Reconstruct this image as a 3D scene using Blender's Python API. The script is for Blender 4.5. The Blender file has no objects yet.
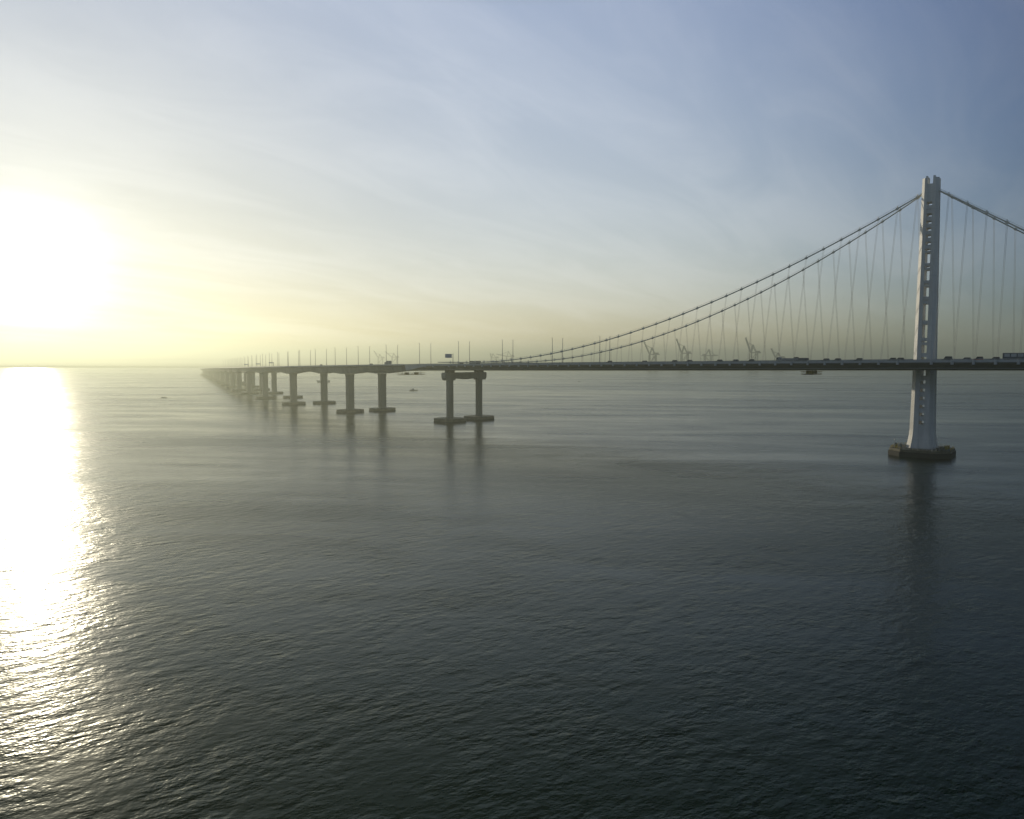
import bpy, math, random
from mathutils import Vector, Matrix
random.seed(7)
C = bpy.context.scene.collection
R = math.radians
sc = bpy.context.scene

# ------------------------------------------------------------------ camera
F, H, HOR, W_, H_ = 758.0, 56.5, 359.3, 1024, 819
PITCH = math.atan((H_ / 2 - HOR) / F)
cam_d = bpy.data.cameras.new('camera'); cam = bpy.data.objects.new('camera', cam_d); C.objects.link(cam)
cam.location = (0, 0, H); cam.rotation_euler = (R(90) - PITCH, 0, 0)
cam_d.sensor_width = 36; cam_d.lens = 36 * F / W_; cam_d.clip_start = 1; cam_d.clip_end = 60000
sc.camera = cam

def ray(x, y):
    X = (x - 512) / F; Y = (H_ / 2 - y) / F
    return Vector((X, math.cos(PITCH) + Y * math.sin(PITCH), -math.sin(PITCH) + Y * math.cos(PITCH)))
def at_dist(x, y, dist):                 # world point seen at a pixel, at a given depth
    d = ray(x, y); return d * (dist / d.y) + Vector((0, 0, H))
def px_x(P):
    z = P[2] - H
    return 512 + F * P[0] / (P[1] * math.cos(PITCH) - z * math.sin(PITCH))

# ------------------------------------------------------------------ materials
def mat(name, col, rough=.6, metal=0.0, noise=.0, nscale=.3, col2=None, spec=.5, streak=False, seam=None):
    m = bpy.data.materials.new(name); m.use_nodes = True; nt = m.node_tree; b = nt.nodes['Principled BSDF']
    b.inputs['Roughness'].default_value = rough; b.inputs['Metallic'].default_value = metal
    b.inputs['Specular IOR Level'].default_value = spec
    if noise:
        g = nt.nodes.new('ShaderNodeNewGeometry'); mp = nt.nodes.new('ShaderNodeMapping')
        mp.inputs['Scale'].default_value = (1, 1, .15 if streak else 1)
        n = nt.nodes.new('ShaderNodeTexNoise'); n.inputs['Scale'].default_value = nscale; n.inputs['Detail'].default_value = 6
        r = nt.nodes.new('ShaderNodeMapRange'); r.inputs[1].default_value = .3; r.inputs[2].default_value = .7
        mx = nt.nodes.new('ShaderNodeMix'); mx.data_type = 'RGBA'
        c2 = col2 or [max(0, c * (1 - noise)) for c in col]
        mx.inputs[6].default_value = (*col, 1); mx.inputs[7].default_value = (*c2, 1)
        nt.links.new(g.outputs['Position'], mp.inputs[0]); nt.links.new(mp.outputs[0], n.inputs['Vector'])
        nt.links.new(n.outputs[0], r.inputs[0]); nt.links.new(r.outputs[0], mx.inputs[0])
        out = mx.outputs[2]
        if seam:                       # joints between lifts / plates: thin darker lines at even heights
            sp = nt.nodes.new('ShaderNodeSeparateXYZ'); nt.links.new(g.outputs['Position'], sp.inputs[0])
            q = []
            for op, v in (('DIVIDE', seam[0]), ('FRACT', None), ('LESS_THAN', seam[1] / seam[0]), ('MULTIPLY', seam[2])):
                k = nt.nodes.new('ShaderNodeMath'); k.operation = op
                nt.links.new(q[-1] if q else sp.outputs[2], k.inputs[0])
                if v is not None: k.inputs[1].default_value = v
                q.append(k.outputs[0])
            m2 = nt.nodes.new('ShaderNodeMix'); m2.data_type = 'RGBA'; nt.links.new(q[-1], m2.inputs[0])
            nt.links.new(out, m2.inputs[6]); m2.inputs[7].default_value = (*[c * .35 for c in col], 1); out = m2.outputs[2]
        nt.links.new(out, b.inputs['Base Color'])
    else:
        b.inputs['Base Color'].default_value = (*col, 1)
    return m
M = dict(
    white=mat('white_painted_steel', (.86, .86, .84), .45, noise=.2, nscale=.45, streak=True, seam=(9.5, .3, .16)),
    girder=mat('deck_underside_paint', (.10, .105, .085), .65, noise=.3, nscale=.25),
    fascia=mat('pale_grey_fascia', (.55, .58, .60), .5, noise=.15, nscale=.4),
    concrete=mat('pier_concrete', (.33, .33, .29), .8, noise=.4, nscale=.25, streak=True, seam=(6.0, .3, .25)),
    cap=mat('wet_pile_cap', (.22, .20, .135), .7, noise=.5, nscale=.4, col2=(.09, .085, .06)),
    capdark=mat('dark_rubber_fender', (.045, .042, .035), .8, noise=.4, nscale=.6),
    cable=mat('grey_cable_wrap', (.68, .70, .67), .6),
    rope=mat('hanger_rope', (.32, .34, .33), .6),
    pole=mat('galvanised_pole', (.30, .32, .33), .5, .3),
    asphalt=mat('asphalt', (.05, .05, .05), .9, noise=.3, nscale=.8),
    yellow=mat('yellow_paint', (.55, .42, .08), .6, noise=.3, nscale=1.5),
    dark=mat('dark_steel', (.06, .065, .06), .6),
    glass=mat('dark_window', (.02, .025, .03), .15),
    rubber=mat('tyre_rubber', (.02, .02, .02), .9),
    blue=mat('blue_grey_sign_back', (.30, .42, .62), .5, noise=.15, nscale=2),
    crane=mat('crane_grey_paint', (.10, .12, .12), .6, noise=.2, nscale=.1),
    land=mat('land', (.07, .075, .05), .95, noise=.4, nscale=.01),
    hill=mat('hillside', (.06, .075, .045), .95, noise=.4, nscale=.004),
    lamp=mat('lamp_glass', (.6, .6, .58), .3),
)
def paint(name, c): return mat(name, c, .35)

# ------------------------------------------------------------------ mesh builder
class MB:
    def __init__(s): s.v = []; s.f = []
    def add(s, vs, fs):
        o = len(s.v); s.v += [tuple(v) for v in vs]; s.f += [tuple(i + o for i in f) for f in fs]; return s
    def rings(s, rs, closed_ends=True):
        n = len(rs[0]); vs = [p for r in rs for p in r]; fs = []
        for k in range(len(rs) - 1):
            for i in range(n):
                j = (i + 1) % n
                fs.append((k * n + i, k * n + j, (k + 1) * n + j, (k + 1) * n + i))
        if closed_ends:
            fs.append(tuple(range(n - 1, -1, -1))); fs.append(tuple((len(rs) - 1) * n + i for i in range(n)))
        return s.add(vs, fs)
    def box(s, c, size, rz=0):
        cx, cy, cz = c; a, b, h = (k / 2 for k in size); co, si = math.cos(rz), math.sin(rz)
        r = lambda x, y: (cx + x * co - y * si, cy + x * si + y * co)
        q = [r(-a, -b), r(a, -b), r(a, b), r(-a, b)]
        return s.rings([[(x, y, cz - h) for x, y in q], [(x, y, cz + h) for x, y in q]])
    def prism(s, poly, z0, z1, top=None):
        top = top or poly
        return s.rings([[(x, y, z0) for x, y in poly], [(x, y, z1) for x, y in top]])
    def tube(s, pts, r, n=6, r2=None):
        pts = [Vector(p) for p in pts]; rs = []
        for i, p in enumerate(pts):
            t = (pts[min(i + 1, len(pts) - 1)] - pts[max(i - 1, 0)]).normalized()
            u = t.cross(Vector((0, 0, 1)))
            if u.length < 1e-3: u = Vector((1, 0, 0))
            u.normalize(); w = u.cross(t)
            rr = r if r2 is None else r + (r2 - r) * i / (len(pts) - 1)
            rs.append([p + rr * (math.cos(a) * u + math.sin(a) * w) for a in [2 * math.pi * k / n for k in range(n)]])
        return s.rings(rs)
    def build(s, name, m, parent=None, smooth=False):
        me = bpy.data.meshes.new(name); me.from_pydata(s.v, [], s.f); me.validate(); me.update()
        import bmesh
        bm = bmesh.new(); bm.from_mesh(me); bmesh.ops.recalc_face_normals(bm, faces=bm.faces); bm.to_mesh(me); bm.free()
        if smooth:
            for p in me.polygons: p.use_smooth = True
        me.materials.append(m)
        o = bpy.data.objects.new(name, me); C.objects.link(o)
        if parent is not None:
            o.parent = parent
            w = Matrix.Identity(4)
            q = parent
            chain = []
            while q: chain.append(q); q = q.parent
            for q in reversed(chain): w = w @ q.matrix_parent_inverse @ q.matrix_basis
            o.matrix_parent_inverse = w.inverted()
        return o
def tag(o, label=None, cat=None, group=None, kind=None):
    if label: o['label'] = label
    if cat: o['category'] = cat
    if group: o['group'] = group
    if kind: o['kind'] = kind
    return o
def empty(name, loc, rz=0):
    o = bpy.data.objects.new(name, None); C.objects.link(o); o.location = loc; o.rotation_euler = (0, 0, rz)
    o.empty_display_size = 1; return o
def copy_tree(o, parent=None):
    c = o.copy(); C.objects.link(c); c.parent = parent
    for k in o.children: copy_tree(k, c)
    return c

# ------------------------------------------------------------------ bridge alignment
T = (242.0, 446.0); S2 = 379.0; SH = 427.0; SEND = S2 + 2530
HT = [(-60, 49), (0, 47.2), (166, 39.5), (335, 31.5), (500, 28), (700, 25.5), (900, 24.2), (5000, 24)]
ZT = [(-300, 58.6), (0, 56.6), (379, 52.8), (427, 52.1), (541, 50.5), (700, 48.3), (880, 46.2), (1120, 43), (1500, 38.6), (2000, 33), (S2 + 2600, 20)]
def lerp(tab, x):
    if x <= tab[0][0]: return tab[0][1]
    for (a, u), (b, v) in zip(tab, tab[1:]):
        if x <= b: return u + (v - u) * (x - a) / (b - a)
    return tab[-1][1]
PATH = {}
x, y = T
for s in range(0, 3100):
    PATH[s] = (x, y); h = R(lerp(HT, s - S2)); x -= math.sin(h); y += math.cos(h)
def path(S):
    h = R(lerp(HT, S - S2)); d = (-math.sin(h), math.cos(h)); n = (math.cos(h), math.sin(h))
    if S < 0: p = (T[0] + S * d[0], T[1] + S * d[1])
    else:
        k = min(int(S), 3098); t = S - k; a, b = PATH[k], PATH[k + 1]; p = (a[0] + (b[0] - a[0]) * t, a[1] + (b[1] - a[1]) * t)
    return p, d, n
def P(S, w, z):                      # w: offset across the bridge, positive away from the camera; z absolute
    p, d, n = path(S); return Vector((p[0] + w * n[0], p[1] + w * n[1], z))
def rail(S): return lerp(ZT, S)      # top of the edge rail
def heading(S): return math.atan2(path(S)[1][1], path(S)[1][0])
def find_S(xp, w, lo=-250, hi=2900):
    g = lambda S: px_x(P(S, w, rail(S)))
    for _ in range(60):
        m = (lo + hi) / 2
        if g(m) > xp: lo = m
        else: hi = m
    return (lo + hi) / 2
def sweep(prof, S0, S1, step, name, m, parent, hfun=None):
    n = max(1, int(round((S1 - S0) / step))); mb = MB(); rs = []
    for i in range(n + 1):
        S = S0 + (S1 - S0) * i / n
        pr = prof(S) if callable(prof) else prof
        rs.append([P(S, w, rail(S) + z) for w, z in pr])
    mb.rings(rs); return mb.build(name, m, parent)

# ------------------------------------------------------------------ suspension bridge
EDGE = 31.0
sb = empty('suspension_bridge', (T[0], T[1], 0))
tag(sb, 'white suspension bridge with one slender tower and two cables over a long dark deck', 'bridge')
TH = R(53.0)                          # tower orientation
td = (-math.sin(TH), math.cos(TH)); tn = (math.cos(TH), math.sin(TH))
def TP(u, w, z=None):                 # tower frame: u along the bridge (left), w across (away)
    q = (T[0] + .6 + u * td[0] + w * tn[0], T[1] + u * td[1] + w * tn[1])
    return q if z is None else (*q, z)
AT = [(4, 8.0), (6, 7.6), (9, 7.0), (12, 6.6), (15, 6.35), (56, 5.65), (161, 4.3)]
ah = lambda z: lerp(AT, z)
G = 1.4
# solid base plinth between the legs, and the saddle housing under the crown
def tower_block(z0, z1, k, name, parent):
    rs = []
    for q in (z0, z1):
        a = ah(q) - k; c = .36 * a
        rs.append([TP(u, w, q) for u, w in ((-a + c, -a), (a - c, -a), (a, -a + c), (a, a - c), (a - c, a), (-a + c, a), (-a, a - c), (-a, -a + c))])
    return MB().rings(rs).build(name, M['white'], parent)
tower = tower_block(4.35, 17.5, .55, 'tower', sb)
tower_block(147.0, 157.2, .45, 'saddle_housing', tower)
tag(tower, 'slender white steel tower, its left corner lit by the low sun')
ZL = [4.36, 6, 8, 10, 12, 15, 20, 30, 45, 56, 75, 95, 115, 135, 150, 160.6]
for su in (-1, 1):
    for sw in (-1, 1):
        mb = MB(); rs = []
        for z in ZL:
            a = ah(z); c = .36 * a; g = G if z > 14 else G - .012 * (14 - z)
            zt = z
            pts = [(g, g), (a, g), (a, a - c), (a - c, a), (g, a)]
            rs.append([TP(su * u, sw * w, zt + (.7 if z == ZL[-1] and max(u, w) < a - .1 else 0)) for u, w in pts])
        mb.rings(rs); leg = mb.build('tower_leg', M['white'], tower)
        # raised inner tip on the crown
        a = ah(160)
        mb = MB(); mb.prism([TP(su * u, sw * w) for u, w in ((G, G), (G + 1.0, G), (G + 1.0, a - .5), (G, a - .5))], 160.4, 161.7)
        mb.build('crown_fin', M['white'], tower)
yz = lambda y: H + (HOR - y) * 441 / F          # tower face: pixel row -> height
links = [(207.3, 211)] + [(213.3 + 6.9 * k - 1.9, 213.3 + 6.9 * k + 1.9) for k in range(6)]
links = [(yz(b), yz(a)) for a, b in links]
links += [(yz(b), yz(a)) for a, b in ((252, 253.6), (264, 266.5), (268.5, 270.5), (281, 284), (285.5, 287), (297, 300), (301, 304), (320.7, 324.5), (338, 340.8), (342.5, 345), (353, 357))]
links += [(yz(b), yz(a)) for a, b in [(376 + 8.1 * k, 380.4 + 8.1 * k) for k in range(7)]]
for z0, z1 in links:
    a = ah((z0 + z1) / 2)
    for sw in (-1, 1):
        mb = MB(); w = sw * (a - .95)
        mb.prism([TP(u, ww) for u, ww in ((-G + .002, w - .45), (G - .002, w - .45), (G - .002, w + .45), (-G + .002, w + .45))], z0, z1)
        mb.build('link_beam', M['white'], tower)
    for su in (-1, 1):
        mb = MB(); u0 = su * (a - .95)
        mb.prism([TP(uu, w) for uu, w in ((u0 - .45, -G + .002), (u0 + .45, -G + .002), (u0 + .45, G - .002), (u0 - .45, G - .002))], z0, z1)
        mb.build('link_beam', M['white'], tower)

# tower foundation
def octo(A, B, c): return [(-A + c, -B), (A - c, -B), (A, -B + c), (A, B - c), (A - c, B), (-A + c, B), (-A, B - c), (-A, -B + c)]
A0, c0 = 16.0, 7.0
mb = MB(); mb.prism([TP(u, w) for u, w in octo(A0, A0, c0)], -1.5, 4.3)
cap = mb.build('pile_cap', M['cap'], sb)
tag(cap, 'dark octagonal pile cap of the tower with a fender ring')
mb = MB(); mb.prism([TP(u, w) for u, w in octo(A0 + .5, A0 + .5, c0 + .2)], -1.4, 2.9); mb.build('fender', M['capdark'], cap)
oc = octo(A0 - .5, A0 - .5, c0)
for i in range(8):
    (ua, wa), (ub, wb) = oc[i], oc[(i + 1) % 8]
    L = math.hypot(ub - ua, wb - wa); n = int(L // 2.4); mb = MB()
    for k in range(n):
        t = (k + .5) / n; mb.box(TP(ua + (ub - ua) * t, wa + (wb - wa) * t, 4.9), (.14, .14, 1.2))
    for z in (4.95, 5.45):
        mb.tube([TP(ua, wa, z), TP(ub, wb, z)], .06, 4)
    mb.build('railing', M['yellow'] if i in (1, 2, 3, 6) else M['pole'], cap)
for (u, w, sx, sy, h, m) in ((12.5, -7.5, 2.0, 1.2, 1.6, 'yellow'), (10.5, -4, 1.3, 1.2, 2.0, 'concrete'), (13.4, -3.4, 1.0, 1.0, 2.2, 'concrete'), (-11.4, -7, 3.6, 2.0, 1.6, 'cap'), (-12.6, -2, 2.0, 1.8, 1.9, 'yellow'), (-9.4, -11, 1.2, 1.1, 1.4, 'dark'), (-12.6, 4.5, 3.6, 1.8, 1.6, 'yellow')):
    mb = MB(); mb.box((*TP(u, w), 4.3 + h / 2), (sx, sy, h), TH); mb.box((*TP(u, w), 4.3 + h + .08), (sx + .3, sy + .3, .15), TH)
    mb.build('equipment_cabinet', M[m], cap)
mb = MB(); mb.tube([TP(13.0, -9.6, 4.3), TP(13.0, -9.6, 9.2)], .16, 6); mb.box((*TP(13.0, -9.6), 9.3), (.6, .6, .5)); mb.build('marker_post', M['white'], cap)
mb = MB(); mb.tube([TP(-7.4, -15.4, 4.3), TP(-7.4, -15.4, 7.8)], .14, 6); mb.build('marker_post', M['white'], cap)

# deck girders
def box_prof(sgn, inner, outer):
    def f(S):
        d = 6.2 if S < 380 else 6.2
        i, o = inner, outer
        pr = [(i, -1.25), (i, -2.3), (i + 2.2, -d), (o - 3.4, -d), (o - .25, -2.5), (o - .25, -1.25)]
        return [(sgn * w, z) for w, z in pr]
    return f
SW = -230
deck_parts = []
for sgn in (-1, 1):
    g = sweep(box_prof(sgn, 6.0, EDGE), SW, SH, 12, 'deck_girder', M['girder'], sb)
    tag(g, 'roadway box girder on the side %s' % ('nearer the camera, pale rail above' if sgn < 0 else 'away from the camera'))
    deck_parts.append(g)
    sweep([(sgn * 7.2, -1.246), (sgn * 7.2, -1.12), (sgn * (EDGE - 1.4), -1.12), (sgn * (EDGE - 1.4), -1.246)], SW, SH, 12, 'roadway', M['asphalt'], g)
    sweep([(sgn * (EDGE - .22), -1.9), (sgn * (EDGE + .06), -1.9), (sgn * (EDGE + .06), -.6), (sgn * (EDGE - .22), -.6)], SW, SH - (0 if sgn > 0 else 0), 12, 'edge_fascia', M['fascia'], g)
    sweep([(sgn * 6.6, -1.24), (sgn * 6.6, -.4), (sgn * 6.9, -.4), (sgn * 6.9, -1.24)], SW, SH, 12, 'median_barrier', M['fascia'], g)
    mb = MB()
    for z in (-.30, -.04):
        mb.tube([P(S, sgn * (EDGE - .1), rail(S) + z) for S in range(SW, int(SH) + 1, 14)], .07, 4)
    S = SW
    while S < SH:
        mb.box(P(S, sgn * (EDGE - .1), rail(S) - .3), (.12, .12, .6)); S += 5
    mb.build('railing', M['fascia'], g)
    # thin chord line low on the web
    sweep([(sgn * (EDGE - 2.6), -5.2), (sgn * (EDGE - 2.35), -4.95), (sgn * (EDGE - 2.1), -5.0), (sgn * (EDGE - 2.35), -5.25)], SW, SH, 12, 'service_rail', M['fascia'], g)
S = -217
while S < 425:
    if abs(S) > 12:
        mb = MB(); a = [P(S - 1.2, -6.004, 0), P(S + 1.2, -6.004, 0), P(S + 1.2, 6.004, 0), P(S - 1.2, 6.004, 0)]; z = rail(S)
        mb.prism([(q.x, q.y) for q in a], z - 5.6, z - 1.6); mb.build('cross_beam', M['girder'], sb)
    S += 30

# main cables
def cable_e(S, side):
    S0 = 347.0; u = min(max(S / S0, 0), 1)
    z = 53.83 + (154.56 - 53.83) * (1 - u) ** 2 * (1 + .0245 * u)
    if S > S0: z = 53.83
    z = max(z, rail(S) + .45)
    return P(S, side * 29.2 * (1 - (1 - u) ** 2.12), z)
def cable_w(s, side):
    u = min(s / 150, 1)
    return P(-s, side * 27.5 * (1 - (1 - u) ** 2.3), max(156.4 - .672 * s, rail(-s) + .3))
clampS = [10 * k - 3.5 for k in range(1, 38)]
clampW = [10 * k + .5 for k in range(1, 15)]
for side in (-1, 1):
    pts = [cable_w(s, side) for s in range(160, 2, -6)] + [P(0, side * .6, 156.4)] + [cable_e(s, side) for s in range(5, 385, 6)]
    mb = MB(); mb.tube(pts, .38, 8); cb = mb.build('main_cable', M['cable'], sb, True)
    tag(cb, 'main cable on the side nearer the camera, the upper of the two lines' if side < 0 else 'main cable on the side away from the camera, the lower of the two lines')
    mb = MB()
    for off in (-.55, .55):
        mb.tube([q + Vector((0, 0, 1.15)) + off * Vector((tn[0], tn[1], 0)) for q in pts], .035, 3)
    mb.build('hand_rope', M['rope'], cb)
    for s, fn in [(s, cable_e) for s in clampS] + [(s, cable_w) for s in clampW]:
        q = fn(s, side); t = (fn(s + .5, side) - fn(s - .5, side)).normalized()
        mb = MB(); mb.tube([q - t * .7, q + t * .7], .7, 8)
        mb.box(q + Vector((0, 0, 1.1)), (.32, .32, 1.1)); mb.build('cable_clamp', M['cable'], cb)
    for s, fn in [(s, cable_e) for s in clampS if s < 350] + [(s, cable_w) for s in clampW]:
        q = fn(s, side); Sd = s if fn is cable_e else -s
        b = P(Sd, side * 26.8, rail(Sd) - 1.1)
        mb = MB()
        if (q - b).length > 3.2:
            t = Vector((path(Sd)[1][0], path(Sd)[1][1], 0)) * .28
            for k in (-1, 1): mb.tube([q + k * t - Vector((0, 0, .4)), b + k * t], .062, 4)
            mb.build('hanger', M['rope'], sb)
# hanger brackets below the rail
for side, g in zip((-1, 1), deck_parts):
    for s in clampS + [-s for s in clampW] + [387, 397, 407, -160, -170, -180]:
        mb = MB(); a = [P(s - .75, side * (EDGE + .06), 0), P(s + .75, side * (EDGE + .06), 0), P(s + .5, side * (EDGE + .75), 0), P(s - .5, side * (EDGE + .75), 0)]
        z = rail(s); mb.prism([(q.x, q.y) for q in a], z - 3.1, z - 1.0); mb.build('hanger_bracket', M['fascia'], g)

# pier at the left end of the suspended deck
def rot_rect(S, w, A, B, c):          # plan polygon aligned to the bridge at S; A across, B along
    return [P(S + b, w + a, 0).xy.to_tuple() for a, b in octo(A, B, c)]
for side in (-1, 1):
    w = side * 18.4
    mb = MB(); mb.prism(rot_rect(S2, w, 2.9, 2.3, .7), 3.5, 40.5)
    col = mb.build('pier_column', M['concrete'], sb)
    mb = MB(); mb.prism(rot_rect(S2, w, 12.6, 11.6, 4.2), -1.5, 3.6); pc = mb.build('pile_cap', M['cap'], col)
    mb = MB(); mb.prism(rot_rect(S2, w, 12.8, 11.8, 4.2), -1.4, 1.2); mb.build('fender', M['capdark'], col)
    for b in (-2.2, 2.2):
        mb = MB(); mb.prism(rot_rect(S2 + b, w, 3.2, 1.1, .2), 44.5, rail(S2) - 6.19); mb.build('bearing', M['dark'], col)
rs = []
for b in (-2.7, 2.7):
    pr = [(-25.3, 44.6), (-26.0, 43.6), (-26.0, 40.2), (-24.4, 37.6), (-14.2, 37.6), (-13.4, 39.4), (0, 38.2), (13.4, 39.4), (14.2, 37.6), (24.4, 37.6), (26.0, 40.2), (26.0, 43.6), (25.3, 44.6)]
    rs.append([P(S2 + b, w, z) for w, z in pr])
MB().rings(rs).build('pier_beam', M['concrete'], sb)
# pale wedge-shaped steel panel on the near fascia at the deck's end
Sa = find_S(405, -EDGE); Sb = find_S(432, -EDGE)
rs = [[P(S, -EDGE - .10 - k, rail(S) + z) for S, z in ((SH, -.5), (SH - 2.5, -6.4), (SH - 9, -5.2), (SH - 30, -2.3), (SH - 30, -.5))] for k in (0, .2)]
MB().rings(rs).build('end_fascia_panel', M['fascia'], deck_parts[0])

# ------------------------------------------------------------------ concrete viaducts
pierS = [544, 714, 878, 1032, 1188] + [1346 + 158 * k for k in range(10)]
def haunch(S):
    d = min(abs(S - p) for p in [S2] + pierS); t = min(1, d / 80)
    return 5.3 + 4.0 * (1 - t) ** 1.35 if S > 450 else 6.0 + max(0, (S - 427) / 23) * -.1
for side in (-1, 1):
    vd = empty('concrete_viaduct', P(541, side * 20, 0))
    tag(vd, 'long concrete viaduct nearer the camera, curving left on haunched spans into the glowing haze' if side < 0 else
        'twin concrete viaduct away from the camera, seen behind and between the nearer columns', 'viaduct', 'twin viaducts leading left to the shore')
    def prof(S, side=side):
        h = haunch(S); i, o = 8.0, 32.5
        pr = [(i, -.95), (i, -1.7), (i + 4.3, -2.6), (i + 5.6, -h - .3), (o - 5.6, -h - .3), (o - 4.3, -2.6), (o, -1.7), (o, -.95)]
        return [(side * w, z) for w, z in pr]
    g = sweep(prof, SH + .4, SEND, 8, 'deck_girder', M['concrete'], vd)
    sweep([(side * 8.6, -.946), (side * 8.6, -.85), (side * 31.9, -.85), (side * 31.9, -.946)], SH + .4, SEND, 30, 'roadway', M['asphalt'], g)
    for w in (8.25, 32.2):
        sweep([(side * (w - .18), -.946), (side * (w - .12), 0), (side * (w + .12), 0), (side * (w + .18), -.946)], SH + .4, SEND, 20, 'parapet', M['fascia'], g)
    for k, S in enumerate(pierS):
        zt = rail(S) - haunch(S) - .25
        mb = MB(); mb.prism(rot_rect(S, side * 19.4, 3.9, 3.0, .9), 3.3, zt - 3.5, None)
        mb.prism(rot_rect(S, side * 19.4, 3.9, 3.0, .9), zt - 3.496, zt, rot_rect(S, side * 19.4, 4.5, 3.0, .9))
        # shallow vertical recess ribs
        for a in (-1.3, 1.3):
            for b in (-3.05, 3.05):
                q = P(S + b, side * 19.4 + a, (zt - 1) / 2 + 1.5); mb.box(q, (.25, .9, zt - 6), heading(S))
        col = mb.build('pier_column', M['concrete'], vd)
        pc = MB().prism(rot_rect(S, side * 19.4, 13.2, 10.2, 4.6), -1.5, 3.4).build('pile_cap', M['cap'], col)
        MB().prism(rot_rect(S, side * 19.4, 13.35, 10.35, 4.6), -1.4, 1.0).build('fender', M['capdark'], col)

# ------------------------------------------------------------------ lamp poles
lp = empty('lamp_pole', (0, 0, 0))
MB().tube([(0, 0, 0), (0, 0, 21.2)], .30, 8, .18).build('pole', M['pole'], lp)
MB().box((0, 0, .3), (.9, .9, .6)).build('base', M['concrete'], lp)
arm = MB().tube([(0, 0, 20.9), (.5, 0, 21.2), (.9, 0, 21.25)], .08, 5).build('arm', M['pole'], lp)
hd = MB().box((1.1, 0, 21.22), (.7, .32, .16)).build('lamp_head', M['lamp'], lp)
pairs = [(599.7, 609.0), (552.3, 562.0), (502.4, 512.6), (458.6, 468.8), (419.6, 430.5), (386.3, 399.3), (358.3, 370.3), (335.3, 347.4), (315.5, 327.3), (299.9, 311.8), (288.3, 300.5), (277.9, 288.9), (269.5, 279.5), (262.8, 272.2), (257, 265.5), (252, 259.8), (248, 255), (244.3, 250.6), (241, 246.5), (238, 243), (235.3, 240), (232.8, 237), (230.3, 234.3), (228, 231.8), (225.6, 229.2), (223.3, 226.5)]
ordn = ['first', 'second', 'third', 'fourth', 'fifth', 'sixth', 'seventh', 'eighth', 'ninth', 'tenth', 'eleventh', 'twelfth', 'thirteenth', 'fourteenth']
first = True
wp = 6.9
for k, (xa, xb) in enumerate(pairs):
    Sm = find_S(xa, -wp)
    for j, w in enumerate((-wp, wp)):
        if abs(Sm - 0) < 8: continue
        o = lp if first else copy_tree(lp); first = False
        q = P(Sm, w, rail(Sm) - 1.15); o.location = q
        o.rotation_euler = (0, 0, heading(Sm) + (-R(90) if j else R(90)))
        who = 'left' if j == 0 else 'right'
        if k < 14:
            where = 'above the suspended deck' if k < 4 else 'above the concrete viaduct'
            if k == 0: lab = 'tall slim lamp pole, %s one of the pair standing deepest under the rising cables' % who
            else: lab = 'tall slim lamp pole %s, %s pole of the %s pair counted leftwards' % (where, who, ordn[k])
        else: lab = 'faint lamp pole crowded with others at the hazy left end of the viaduct'
        tag(o, lab, 'lamp pole', 'lamp poles along the middle of the bridge' if k < 14 else 'faint lamp poles at the far end of the viaduct')

# ------------------------------------------------------------------ overhead signs
def sign(xp, wdt, hgt, z_up, w, label, arm_len=5.0, side=-1):
    S = find_S(xp, w); z = rail(S) - 1.1; o = empty('road_sign', P(S, w, z)); a = heading(S)
    # the board is square to the traffic lane, turned a little to the camera
    d = Vector((math.cos(R(8)), math.sin(R(8)), 0))
    q = P(S, w, z)
    MB().tube([q, q + Vector((0, 0, z_up + hgt / 2 + .3))], .28, 8).build('post', M['pole'], o)
    m = MB()
    for dz in (-hgt * .3, hgt * .3): m.tube([q + Vector((0, 0, z_up + dz)), q - d * arm_len + Vector((0, 0, z_up + dz))], .1, 5)
    m.build('arm', M['pole'], o)
    c = q - d * (arm_len - wdt / 2 + 1.2) + Vector((0, 0, z_up))
    b = MB().box(c, (wdt, .22, hgt), math.atan2(d.y, d.x)).build('panel', M['blue'], o)
    b['label'] = 'blue-grey sign panel'
    tag(o, label, 'road sign', 'signs on posts above the roadway')
sign(453, 5.8, 3.4, 7.6, -30.2, 'blue-grey road sign on a post just left of the double-column pier', 5.6)
sign(273.5, 5.0, 1.2, 5.6, -31.2, 'small dark sign above the hazy viaduct, rightmost of the three small ones', 4.5)
sign(260.5, 5.0, 1.2, 4.6, -31.2, 'small dark sign above the hazy viaduct, middle one of the three small ones', 4.5)
sign(248.2, 6.0, 1.2, 4.6, -31.2, 'small dark sign above the hazy viaduct, leftmost of the three small ones', 4.5)

# ------------------------------------------------------------------ vehicles
def make_car(L=4.6, Hh=1.7, suv=True, m=None):
    o = empty('car', (0, 0, 0))
    k = .62 if suv else .5
    prof = [(-L / 2, .35), (-L / 2, .85), (-L / 2 + .15, .95), (L / 2 - .9, .92), (L / 2 - .1, .75), (L / 2, .4)]
    cab = [(-L * (.48 if suv else .42), .93), (-L * (.42 if suv else .3), Hh), (L * .12, Hh), (L * .3, .93)]
    def ex(pr, w, w2=None):
        w2 = w2 or w; top = max(z for _, z in pr)
        mb = MB(); mb.rings([[(x, -(w if z < top else w2), z) for x, z in pr], [(x, (w if z < top else w2), z) for x, z in pr]]); return mb
    ex(prof, .9).build('body', m, o)
    ex(cab, .82, .68).build('window_band', M['glass'], o)
    MB().box((-L * .15, 0, Hh + .03), (L * .5, 1.25, .06)).build('roof', m, o)
    for sx in (-.31, .31):
        for sy in (-.82, .82):
            MB().tube([(L * sx, sy - .1, .34), (L * sx, sy + .1, .34)], .34, 12).build('wheel', M['rubber'], o)
    return o
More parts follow.
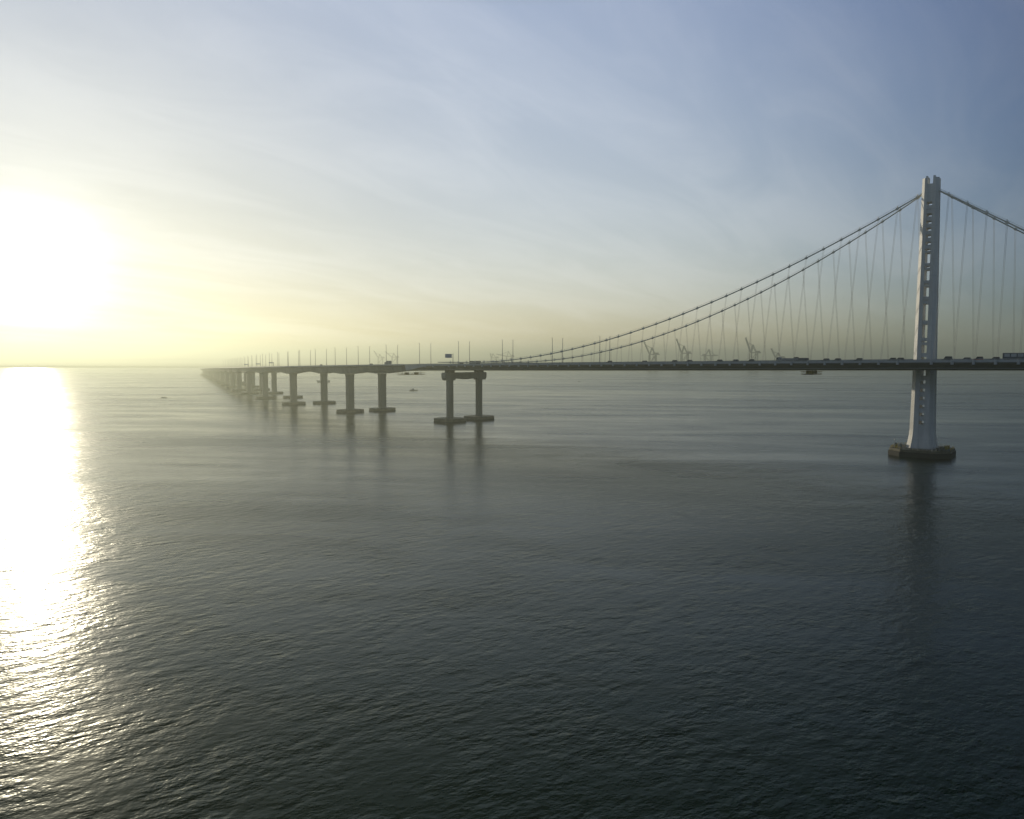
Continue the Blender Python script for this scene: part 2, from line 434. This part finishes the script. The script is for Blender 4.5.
def make_truck(L=11.0, Hh=3.9, mbox=None, mcab=None, panels=0, cab=True, name='truck'):
    o = empty(name, (0, 0, 0)); x1 = L / 2
    cl = 2.4 if cab else 0
    bx = MB().box((-(cl + .4) / 2 * (1 if cab else 0), 0, (1.1 + Hh) / 2), (L - cl - (.4 if cab else 0), 2.5, Hh - 1.1)).build('cargo_box', mbox, o)
    if cab:
        cb = MB(); pr = [(x1 - cl, .6), (x1 - cl, 2.9), (x1 - cl + .5, 3.1), (x1 - .5, 2.3 + .6), (x1, 1.7), (x1, .6)]
        cb.rings([[(x, -1.2, z) for x, z in pr], [(x, 1.2, z) for x, z in pr]]); cb.build('cab', mcab, o)
        MB().box((x1 - .55, 0, 2.35), (.9, 2.44, .7)).build('windscreen', M['glass'], o)
    for k in range(panels):
        wd = (L - cl - 1.2) / panels
        for sy in (-1.262, 1.262):
            MB().box((-L / 2 + .5 + wd * (k + .5), sy, (1.3 + Hh) / 2 + .15), (wd * .8, .03, (Hh - 1.4) * .62)).build('side_panel', M['fascia'], bx)
    MB().box((0, 0, .85), (L - .3, 1.0, .4)).build('chassis', M['dark'], o)
    for x in (-L / 2 + 1.2, -L / 2 + 2.5, L / 2 - 1.3):
        for sy in (-1.05, 1.05):
            MB().tube([(x, sy - .15, .5), (x, sy + .15, .5)], .5, 12).build('wheel', M['rubber'], o)
    return o
pd = paint('dark_car_paint', (.03, .035, .04)); pr_ = paint('red_car_paint', (.55, .05, .03)); pg = paint('silver_car_paint', (.35, .37, .38)); pw = paint('white_van_paint', (.7, .7, .7))
px = paint('dull_grey_box', (.09, .11, .14))
def put(o, xp, w, label, cat, group='vehicles on the bridge deck'):
    S = find_S(xp, w); q = P(S, w, rail(S) - (1.115 if S < SH else .845)); o.location = q
    o.rotation_euler = (0, 0, heading(S) + (0 if w < 0 else math.pi)); tag(o, label, cat, group); return o
car = make_car(m=pd, Hh=1.95, L=4.8); used = [False]
def dcar(xp, w, label):
    o = car if not used[0] else copy_tree(car); used[0] = True
    return put(o, xp, w, label, 'car')
SF = ' on the deck rail line'
dcar(899.5, -27, 'small dark car close left of the white tower, the nearer of two there')
dcar(892, -26.5, 'small dark car left of the white tower, behind another dark car')
dcar(858.5, -26, 'lone dark car on the deck about midway between tower and floating dark shape below')
dcar(837, -27, 'right one of two dark cars close together above the hanging yellow platform')
dcar(825.5, -26.5, 'left one of two dark cars close together above the hanging yellow platform')
dcar(751, -25, 'dark car on the deck in front of the tallest raised crane')
dcar(735, -25, 'dark car just left of the tallest raised crane')
dcar(719, -26, 'dark car on the deck at the left of three evenly spaced ones')
dcar(689, -25, 'dark car passing the foot of the second crane from the left')
dcar(674, -25, 'dark car on the deck between the two cranes left of centre')
dcar(461, -27, 'dark car just left of the long truck over the double-column pier')
dcar(609.3, -24, 'dark car at the foot of the rightmost lamp pole pair')
dcar(995, -26, 'small dark car on the deck between the red car and the grey trailer')
dcar(321, -27, 'dark vehicle above the second viaduct column pair')
vn = make_car(L=5.6, Hh=2.5, m=pd); put(vn, 947, -24, 'larger dark van with a rounded roof just right of the tower', 'van')
rc = make_car(m=pr_, Hh=2.2); put(rc, 978.5, -26, 'dark red car right of the tower', 'car')
sv = make_car(m=pg, L=4.9, Hh=1.8); put(sv, 966, -26, 'silver grey car close left of the dark red car', 'car')
sv2 = copy_tree(sv); put(sv2, 644, -26, 'silver grey car under the cables in front of the leftmost clear crane', 'car')
sv3 = copy_tree(sv); put(sv3, 371, -26, 'pale grey car on the viaduct close left of the grey box truck', 'car')
t1 = make_truck(15.5, 4.0, px, pd, 4, True, 'semi_truck'); put(t1, 1020.5, -25, 'grey semi truck with framed side panels at the right edge of the picture', 'truck'); t1.rotation_euler.z += math.pi
t2 = make_truck(11.5, 3.0, px, pd, 0, True); put(t2, 475, -27, 'long low dark truck over the double-column pier', 'truck')
t3 = make_truck(8.5, 4.2, pg, pg, 0, True, 'box_truck'); put(t3, 388, -28, 'pale grey box truck on the viaduct above the first column', 'truck')
t4 = make_truck(14, 2.4, pg, pg, 0, True); put(t4, 788, -26, 'long pale grey truck on the deck right of the smallest crane', 'truck')
t5 = make_truck(8.5, 2.5, px, pd, 0, True); put(t5, 801, -26, 'short dark truck just behind the long pale grey truck', 'truck')

# ------------------------------------------------------------------ maintenance platforms hung under the deck
def platform(xp, w0, w1, L, drop, label):
    S = find_S(xp, (w0 + w1) / 2); zb = rail(S) - drop
    o = empty('maintenance_platform', P(S, (w0 + w1) / 2, zb))
    m = MB()
    for b in (-L / 2, L / 2):
        for dz in (0, 1.6): m.tube([P(S + b, w0, zb + dz), P(S + b, w1, zb + dz)], .16, 5)
        n = 8
        for k in range(n):
            a = w0 + (w1 - w0) * k / n; c = w0 + (w1 - w0) * (k + 1) / n
            m.tube([P(S + b, a, zb + (0 if k % 2 else 1.6)), P(S + b, c, zb + (1.6 if k % 2 else 0))], .1, 4)
    m.build('truss', M['yellow'], o)
    pl = [P(S - L / 2, w0, 0), P(S + L / 2, w0, 0), P(S + L / 2, w1, 0), P(S - L / 2, w1, 0)]
    MB().prism([(q.x, q.y) for q in pl], zb - .25, zb - .05).build('floor_grating', M['dark'], o)
    for a in (.3, .7):
        c = P(S, w0 + (w1 - w0) * a, zb + 1.2); MB().box(c, (min(L, 3.5), 2.6, 2.0), heading(S)).build('work_cabin', M['yellow'], o)
    for a in (.12, .88):
        MB().tube([P(S, w0 + (w1 - w0) * a, zb + .1), P(S, w0 + (w1 - w0) * a, rail(S) - 5.3)], .14, 5).build('hanging_rod', M['dark'], o)
    tag(o, label, 'platform', 'platforms hung under the deck')
platform(411.5, -33, -4, 5, 10.0, 'yellowish work platform hung under the deck beside the pale wedge panel')
platform(812, -27, -10, 6.5, 8.7, 'dark and yellow work platform hung under the suspended deck left of the tower')

# ------------------------------------------------------------------ boats
def boat(xp, yp, L, beam, hh, name, label, ang, cabin=True, mh=None):
    d = ray(xp, yp); t = -H / d.z; q = d * t + Vector((0, 0, H)); q.z = 0
    o = empty(name, (0, 0, 0)); m = MB(); rs = []
    for z, k in ((-.4, .82), (hh * .45, .95), (hh, 1.0)):
        rs.append([(-L / 2 * k, -beam / 2 * k * .8, z), (L * .15, -beam / 2 * k, z), (L * .38 * k, -beam * .3 * k, z), (L / 2 * k + (.3 if z > .5 else 0), 0, z + .25 * (z > .5)), (L * .38 * k, beam * .3 * k, z), (L * .15, beam / 2 * k, z), (-L / 2 * k, beam / 2 * k * .8, z)])
    m.rings(rs); m.build('hull', mh or M['dark'], o)
    if cabin:
        c = MB().box((-L * .08, 0, hh + L * .055), (L * .34, beam * .62, L * .11)).build('cabin', M['fascia'], o)
        MB().box((-L * .05, 0, hh + L * .12), (L * .2, beam * .64, L * .035)).build('window', M['glass'], c)
        MB().box((-L * .05, 0, hh + L * .155), (L * .22, beam * .5, L * .03)).build('roof', M['fascia'], c)
        MB().tube([(-L * .05, 0, hh + L * .16), (-L * .05, 0, hh + L * .33)], .09, 5).build('mast', M['pole'], o)
        MB().tube([(-L * .4, 0, hh), (-L * .3, 0, hh + L * .2)], .08, 5).build('boom', M['pole'], o)
    else:
        MB().box((-L * .2, 0, hh + .3), (L * .18, beam * .5, .6)).build('console', M['pole'], o)
    o.location = q; o.rotation_euler = (0, 0, ang); tag(o, label, 'boat', 'boats out on the water')
    return o
boat(413.5, 390.8, 15.5, 4.6, 1.5, 'work_boat', 'small dark work boat with cabin and mast between the viaduct and the double-column pier', R(8))
boat(164, 397.8, 8.5, 2.6, .9, 'motor_boat', 'tiny low dark boat alone on the bright water left of the viaduct', R(4), False)
boat(579, 381.6, 7, 2.6, 1.0, 'motor_boat', 'tiny boat on the water below the suspended deck right of the double-column pier', R(150), False)
boat(323.2, 382.4, 34, 10, 5.0, 'ferry', 'faint pale boat partly hidden behind a viaduct column of the second pair', R(170), True, M['fascia'])

# ------------------------------------------------------------------ harbour cranes
def crane(xc, D, mpp, boomup, label, lean=.0, s=1.0, flip=1, boom_len=1.0):
    # mpp metres per pixel at that distance; the portal straddles the quay
    base = at_dist(xc, HOR, D); base.z = 3.0
    o = empty('harbour_crane', base)
    top = (H + 5.5 * mpp - 3) * s; wd = 8.0 * mpp * .5; dp = 14
    b = lambda u, v, z: (base.x + u * flip, base.y + v, base.z + z)
    for u in (-wd, wd * .55):
        for v in (-dp, dp):
            MB().tube([b(u, v, 0), b(u, v, top)], 2.72, 4).build('leg', M['crane'], o)
    m = MB()
    for v in (-dp, dp): m.tube([b(-wd, v, top * .42), b(wd * .55, v, top * .42)], 2.38, 4); m.tube([b(-wd, v, top * .42), b(wd * .55, v, top)], 1.53, 4)
    for u in (-wd, wd * .55): m.tube([b(u, -dp, top * .42), b(u, dp, top * .42)], 2.38, 4)
    m.build('portal_frame', M['crane'], o)
    g = MB(); g.box(b(wd * .15, 0, top + 2.5), (wd * 2.5, dp * 1.6, 5)); g.build('girder', M['crane'], o)
    MB().box(b(wd * .8, 0, top + 8), (16, 12, 7)).build('machinery_house', M['crane'], o)
    ax = -wd * .45; at_ = top + 7.5 * mpp * s
    m = MB()
    for v in (-8, 8):
        m.tube([b(-wd * .95, v, top), b(ax, v, at_)], 2.21, 4); m.tube([b(wd * .5, v, top), b(ax, v, at_)], 1.87, 4)
    m.tube([b(ax, -8, at_), b(ax, 8, at_)], 3.40, 4); m.build('a_frame', M['crane'], o)
    L = 15.0 * mpp * s * boom_len; a = R(boomup); hx = -wd * 1.0; m = MB(); n = 8
    e = (hx - L * math.cos(a), top + 2 + L * math.sin(a))
    for v in (-4.5, 4.5):
        m.tube([b(hx, v, top + 2), b(e[0], v, e[1])], 2.55, 4)
        for k in range(n):
            t0, t1 = k / n, (k + .5) / n
            px0 = (hx + (e[0] - hx) * t0, top + 2 + (e[1] - top - 2) * t0); nx = (math.sin(a) * -4.5, math.cos(a) * 4.5)
            px1 = (hx + (e[0] - hx) * t1 - nx[0], top + 2 + (e[1] - top - 2) * t1 + nx[1])
            m.tube([b(px0[0], v, px0[1]), b(px1[0], v, px1[1])], 1.19, 3)
    m.box(b(e[0], 0, e[1]), (5, 14, 4)); m.build('boom', M['crane'], o)
    MB().tube([b(ax, 0, at_), b(hx + (e[0] - hx) * .7, 0, top + 2 + (e[1] - top - 2) * .7)], 1.19, 4).build('stay', M['crane'], o)
    tag(o, label, 'crane', 'harbour cranes on the far shore')
mp = 3750 / F
crane(653.5, 3750, mp, 66, 'faint harbour crane with raised boom, leftmost of the clear ones behind the cables', flip=1, s=.93)
crane(685.5, 3750, mp, 70, 'harbour crane with raised boom, second of the clear ones from the left behind the cables')
crane(754.5, 3700, mp, 71, 'tallest harbour crane with raised boom behind the suspension hangers', s=1.03)
crane(779.5, 3900, mp, 64, 'smaller harbour crane with short raised boom, rightmost behind the hangers', s=.72)
crane(707, 4300, 4300 / F, 2, 'very faint harbour crane with its long boom lowered, between two raised ones', s=.85, flip=-1, boom_len=.5)
crane(510, 4900, 4000 / F, 12, 'very faint harbour crane behind the lamp pole pair where the cables meet the deck', s=.85)
crane(494.5, 4900, 4100 / F, 80, 'very faint harbour crane just left of the low end of the cables', s=.72, boom_len=.5)
crane(395, 5400, 3900 / F, 40, 'very faint harbour crane above the viaduct, right one of two beside the grey box truck', s=.8)
crane(381, 5600, 3900 / F, 60, 'very faint harbour crane above the viaduct, left one of two beside the grey box truck', s=.75)

# ------------------------------------------------------------------ land, hills, water
shore = [(-15500, 5038), (-3000, 5038), (-1180, 5000), (-1265, 3085), (-1150, 3075), (-700, 3640), (-300, 3700), (6000, 3700), (15500, 3900), (15500, 16800), (-15500, 16800)]
mb = MB(); mb.prism(shore, -1, 2.6); tag(mb.build('far_shore', M['land']), kind='structure')
def ridge(name, y0, depth, hf, x0, x1, n, m):
    rows = 9; vs = []; fs = []
    for i in range(n + 1):
        x = x0 + (x1 - x0) * i / n
        for j in range(rows):
            t = j / (rows - 1); prof = math.sin(math.pi * min(1, t * .98 + .01)) ** .8
            vs.append((x, y0 + depth * t + 90 * math.sin(x / 700 + j), 2.5 + hf(x, t) * prof))
    for i in range(n):
        for j in range(rows - 1):
            a = i * rows + j; fs.append((a, a + 1, a + rows + 1, a + rows))
    o = MB().add(vs, fs).build(name, m, None, True); tag(o, kind='structure')
def nz(x, seed):
    r = 0
    for k in range(1, 7): r += math.sin(x / (2600 / k ** 1.25) + seed * k * 1.7) / k ** 1.1
    return r
ridge('hills', 13200, 2900, lambda x, t: 68 + 5 * nz(x, 1.3 + t), -15400, 15400, 300, M['hill'])
# tree and roof line close behind the shore
ridge('shore_treeline', 5080, 300, lambda x, t: max(2, 7 + 4 * nz(x * 6, .4 + 3 * t)), -11000, 11000, 500, M['land'])

# water
wm = bpy.data.materials.new('bay_water'); wm.use_nodes = True; nt = wm.node_tree; N = nt.nodes; Lk = nt.links
b = N['Principled BSDF']
b.inputs['Base Color'].default_value = (.002, .022, .013, 1); b.inputs['Specular Tint'].default_value = (.45, 1.0, .72, 1); b.inputs['IOR'].default_value = 1.333; b.inputs['Specular IOR Level'].default_value = .34
b.inputs['Roughness'].default_value = .22
geo = N.new('ShaderNodeNewGeometry')
def vm(op, a, bb=None):
    n = N.new('ShaderNodeVectorMath'); n.operation = op
    for i, q in enumerate((a, bb)):
        if q is None: continue
        if isinstance(q, (tuple, list)): n.inputs[i].default_value = q
        elif isinstance(q, (int, float)): n.inputs[3].default_value = q
        else: Lk.new(q, n.inputs[i])
    return n.outputs[0]
def mm(op, a, bb=None, cc=None):
    n = N.new('ShaderNodeMath'); n.operation = op
    for i, q in enumerate((a, bb, cc)):
        if q is None: continue
        if isinstance(q, (int, float)): n.inputs[i].default_value = q
        else: Lk.new(q, n.inputs[i])
    return n.outputs[0]
def noise(vec, scale, detail, rough=.5, dist=0):
    n = N.new('ShaderNodeTexNoise'); n.inputs['Scale'].default_value = scale; n.inputs['Detail'].default_value = detail
    n.inputs['Roughness'].default_value = rough; n.inputs['Distortion'].default_value = dist
    Lk.new(vec, n.inputs['Vector']); return n.outputs[0]
def mapping(vec, rot, scale, loc=(0, 0, 0)):
    n = N.new('ShaderNodeMapping'); n.inputs['Rotation'].default_value = (0, 0, rot); n.inputs['Scale'].default_value = scale
    n.inputs['Location'].default_value = loc; r = N.new('ShaderNodeMapping'); r.inputs['Rotation'].default_value = (0, 0, rot); Lk.new(vec, r.inputs['Vector']); n.inputs['Rotation'].default_value = (0, 0, 0); Lk.new(r.outputs[0], n.inputs['Vector']); return n.outputs[0]
EPS = .12
def height(vec):
    # crests run up to the right; short wind chop riding on a longer ripple
    r1 = mapping(vec, R(-34), (.58, 1, 1)); h1 = mm('MULTIPLY', noise(r1, .42, 3, .55), .95)
    r2 = mapping(vec, R(-14), (.62, 1, 1), (31, 7, 0)); h2 = mm('MULTIPLY', noise(r2, 1.15, 2.5, .6), .34)
    r3 = mapping(vec, R(-52), (.62, 1, 1), (3, 77, 0)); h3 = mm('MULTIPLY', noise(r3, .15, 2, .55), .95)
    return mm('ADD', mm('ADD', h1, h2), h3)
h0 = height(geo.outputs['Position'])
hx = height(vm('ADD', geo.outputs['Position'], (EPS, 0, 0)))
hy = height(vm('ADD', geo.outputs['Position'], (0, EPS, 0)))
# broad patches of calmer and rougher water
pt = mapping(geo.outputs['Position'], R(8), (.25, 1, 1)); pn = mm('MULTIPLY', mm('ADD', noise(pt, .0045, 5, .6, 1.2), noise(pt, .02, 4, .6, 1.0)), .5)
mr = N.new('ShaderNodeMapRange'); mr.inputs[1].default_value = .38; mr.inputs[2].default_value = .62; mr.inputs[3].default_value = .62; mr.inputs[4].default_value = 1.2
Lk.new(pn, mr.inputs[0])
AMP = .25
Lk.new(mm('MULTIPLY', mr.outputs[0], .26), b.inputs['Roughness'])
gust = N.new('ShaderNodeMapRange'); gust.inputs[1].default_value = .35; gust.inputs[2].default_value = .65; gust.inputs[3].default_value = .45; gust.inputs[4].default_value = 1.6
Lk.new(noise(mapping(geo.outputs['Position'], R(-20), (.75, 1, 1), (9, 9, 0)), .07, 5, .65, .8), gust.inputs[0])
k = mm('MULTIPLY', mm('MULTIPLY', mr.outputs[0], gust.outputs[0]), AMP / EPS)
sx = mm('MULTIPLY', mm('SUBTRACT', h0, hx), k); sy = mm('MULTIPLY', mm('SUBTRACT', h0, hy), k)
cb = N.new('ShaderNodeCombineXYZ'); Lk.new(sx, cb.inputs[0]); Lk.new(sy, cb.inputs[1]); cb.inputs[2].default_value = 1
Lk.new(vm('NORMALIZE', cb.outputs[0]), b.inputs['Normal'])
wv = [(-16000, -3000, 0), (16000, -3000, 0), (16000, 17000, 0), (-16000, 17000, 0)]
me = bpy.data.meshes.new('water'); me.from_pydata(wv, [], [(0, 1, 2, 3)]); me.materials.append(wm)
wo = bpy.data.objects.new('water', me); C.objects.link(wo); wo['kind'] = 'structure'

# ------------------------------------------------------------------ haze
hm = bpy.data.materials.new('haze'); hm.use_nodes = True; nt = hm.node_tree
for n in list(nt.nodes):
    if n.type != 'OUTPUT_MATERIAL': nt.nodes.remove(n)
pv = nt.nodes.new('ShaderNodeVolumePrincipled')
pv.inputs['Color'].default_value = (.80, .87, .72, 1); pv.inputs['Density'].default_value = 2.6e-4; pv.inputs['Anisotropy'].default_value = .61
nt.links.new(pv.outputs[0], [n for n in nt.nodes if n.type == 'OUTPUT_MATERIAL'][0].inputs['Volume'])
mb = MB(); mb.box((0, 7000, (190 - 3) / 2), (32600, 20600, 193)); hz = mb.build('haze', hm); hz['kind'] = 'stuff'

# ------------------------------------------------------------------ sun and sky
sd = ray(26, 272).normalized()
el = math.asin(sd.z); az = math.atan2(sd.x, sd.y)
ld = bpy.data.lights.new('sun', 'SUN'); lo = bpy.data.objects.new('sun', ld); C.objects.link(lo)
ld.energy = 2.1; ld.angle = R(.53); ld.color = (1, .87, .64)
lo.rotation_euler = Vector((-sd.x, -sd.y, -sd.z)).to_track_quat('-Z', 'Y').to_euler()
w = bpy.data.worlds.new('World'); sc.world = w; w.use_nodes = True; nt = w.node_tree; N = nt.nodes; Lk = nt.links
bg = N['Background']
sky = N.new('ShaderNodeTexSky'); sky.sky_type = 'NISHITA'; sky.sun_disc = False
sky.sun_elevation = el; sky.sun_rotation = az; sky.dust_density = 1.0; sky.air_density = 1.0; sky.ozone_density = 1.5
Lk.new(sky.outputs[0], bg.inputs[0]); bg.inputs[1].default_value = .12
# tone of the morning sky: falls off smoothly away from the sun, warmer low down
gm = N.new('ShaderNodeGamma'); gm.inputs[1].default_value = .45; Lk.new(sky.outputs[0], gm.inputs[0])
tc = N.new('ShaderNodeTexCoord')
dt = N.new('ShaderNodeVectorMath'); dt.operation = 'DOT_PRODUCT'; Lk.new(tc.outputs['Generated'], dt.inputs[0]); dt.inputs[1].default_value = sd
u1 = mm('MINIMUM', mm('SUBTRACT', 1.0, dt.outputs['Value']), .60); u2 = mm('MULTIPLY', u1, u1)
sep = N.new('ShaderNodeSeparateXYZ'); Lk.new(tc.outputs['Generated'], sep.inputs[0])
zc = mm('MINIMUM', mm('MAXIMUM', sep.outputs[2], 0.0), .6)
zhi = mm('MULTIPLY', mm('MAXIMUM', mm('SUBTRACT', sep.outputs[2], .41), 0.0), -5.5)     # zenith darkest; extra dimming added above the view to darken water reflections
glow = mm('ADD', mm('MULTIPLY', mm('EXPONENT', mm('MULTIPLY', u1, -1 / .0020)), 1.1), 1.0)   # bright ring right round the sun
spc = N.new('ShaderNodeSeparateColor'); Lk.new(gm.outputs[0], spc.inputs[0])
tone = N.new('ShaderNodeCombineColor')
zu = mm('MULTIPLY', zc, u1)
ring = mm('MULTIPLY', mm('EXPONENT', mm('MULTIPLY', u1, -1 / .05)), -.10)
for i, (a, bq, cq, dq, eq) in enumerate(((-1.478, 3.441, -7.447, .06, -1.57), (-1.352, 2.607, -5.70, .189, -1.63), (-1.205, 1.738, -3.895, .47, -.85))):
    e = mm('ADD', mm('ADD', mm('MULTIPLY', u1, bq), mm('MULTIPLY', u2, cq)), mm('ADD', mm('MULTIPLY', zu, eq), mm('ADD', mm('MULTIPLY', zc, dq), mm('ADD', ring, a + math.log(10)))))
    Lk.new(mm('MULTIPLY', glow, mm('MULTIPLY', spc.outputs[i], mm('EXPONENT', mm('ADD', e, mm('MULTIPLY', zhi, (1.0, .95, 1.5)[i]))))), tone.inputs[i])
# thin streaky cirrus
den = mm('ADD', mm('MAXIMUM', sep.outputs[2], 0.0), .14)
cxy = N.new('ShaderNodeCombineXYZ'); Lk.new(mm('DIVIDE', sep.outputs[0], den), cxy.inputs[0]); Lk.new(mm('DIVIDE', sep.outputs[1], den), cxy.inputs[1])
c1 = noise(mapping(cxy.outputs[0], R(-52), (.45, 1.3, 1)), 2.1, 11, .62, .9)
c2 = noise(mapping(cxy.outputs[0], R(-35), (.6, 1.1, 1), (5, 2, 0)), .7, 4, .5, .3)
cr = N.new('ShaderNodeMapRange'); cr.interpolation_type = 'SMOOTHSTEP'; cr.inputs[1].default_value = .36; cr.inputs[2].default_value = .66; cr.inputs[3].default_value = 0; cr.inputs[4].default_value = 1
Lk.new(mm('MULTIPLY', mm('ADD', c1, c2), .5), cr.inputs[0])
hsv = N.new('ShaderNodeHueSaturation'); hsv.inputs['Saturation'].default_value = .74; hsv.inputs['Value'].default_value = 1.13; Lk.new(tone.outputs[0], hsv.inputs['Color'])
hs2 = N.new('ShaderNodeHueSaturation'); hs2.inputs['Saturation'].default_value = .98; hs2.inputs['Value'].default_value = 1.0; Lk.new(tone.outputs[0], hs2.inputs['Color'])
mxc = N.new('ShaderNodeMix'); mxc.data_type = 'RGBA'; Lk.new(cr.outputs[0], mxc.inputs[0]); Lk.new(hs2.outputs[0], mxc.inputs[6]); Lk.new(hsv.outputs[0], mxc.inputs[7])
Lk.new(mxc.outputs[2], bg.inputs[0]); bg.inputs[1].default_value = .1

vs = sc.view_settings; vs.view_transform = 'Standard'; vs.look = 'None'; vs.gamma = 1; vs.use_curve_mapping = False; vs.exposure = 0.0
sc.cycles.max_bounces = 6; sc.cycles.diffuse_bounces = 2; sc.cycles.glossy_bounces = 3; sc.cycles.volume_bounces = 0
sc.cycles.use_denoising = True
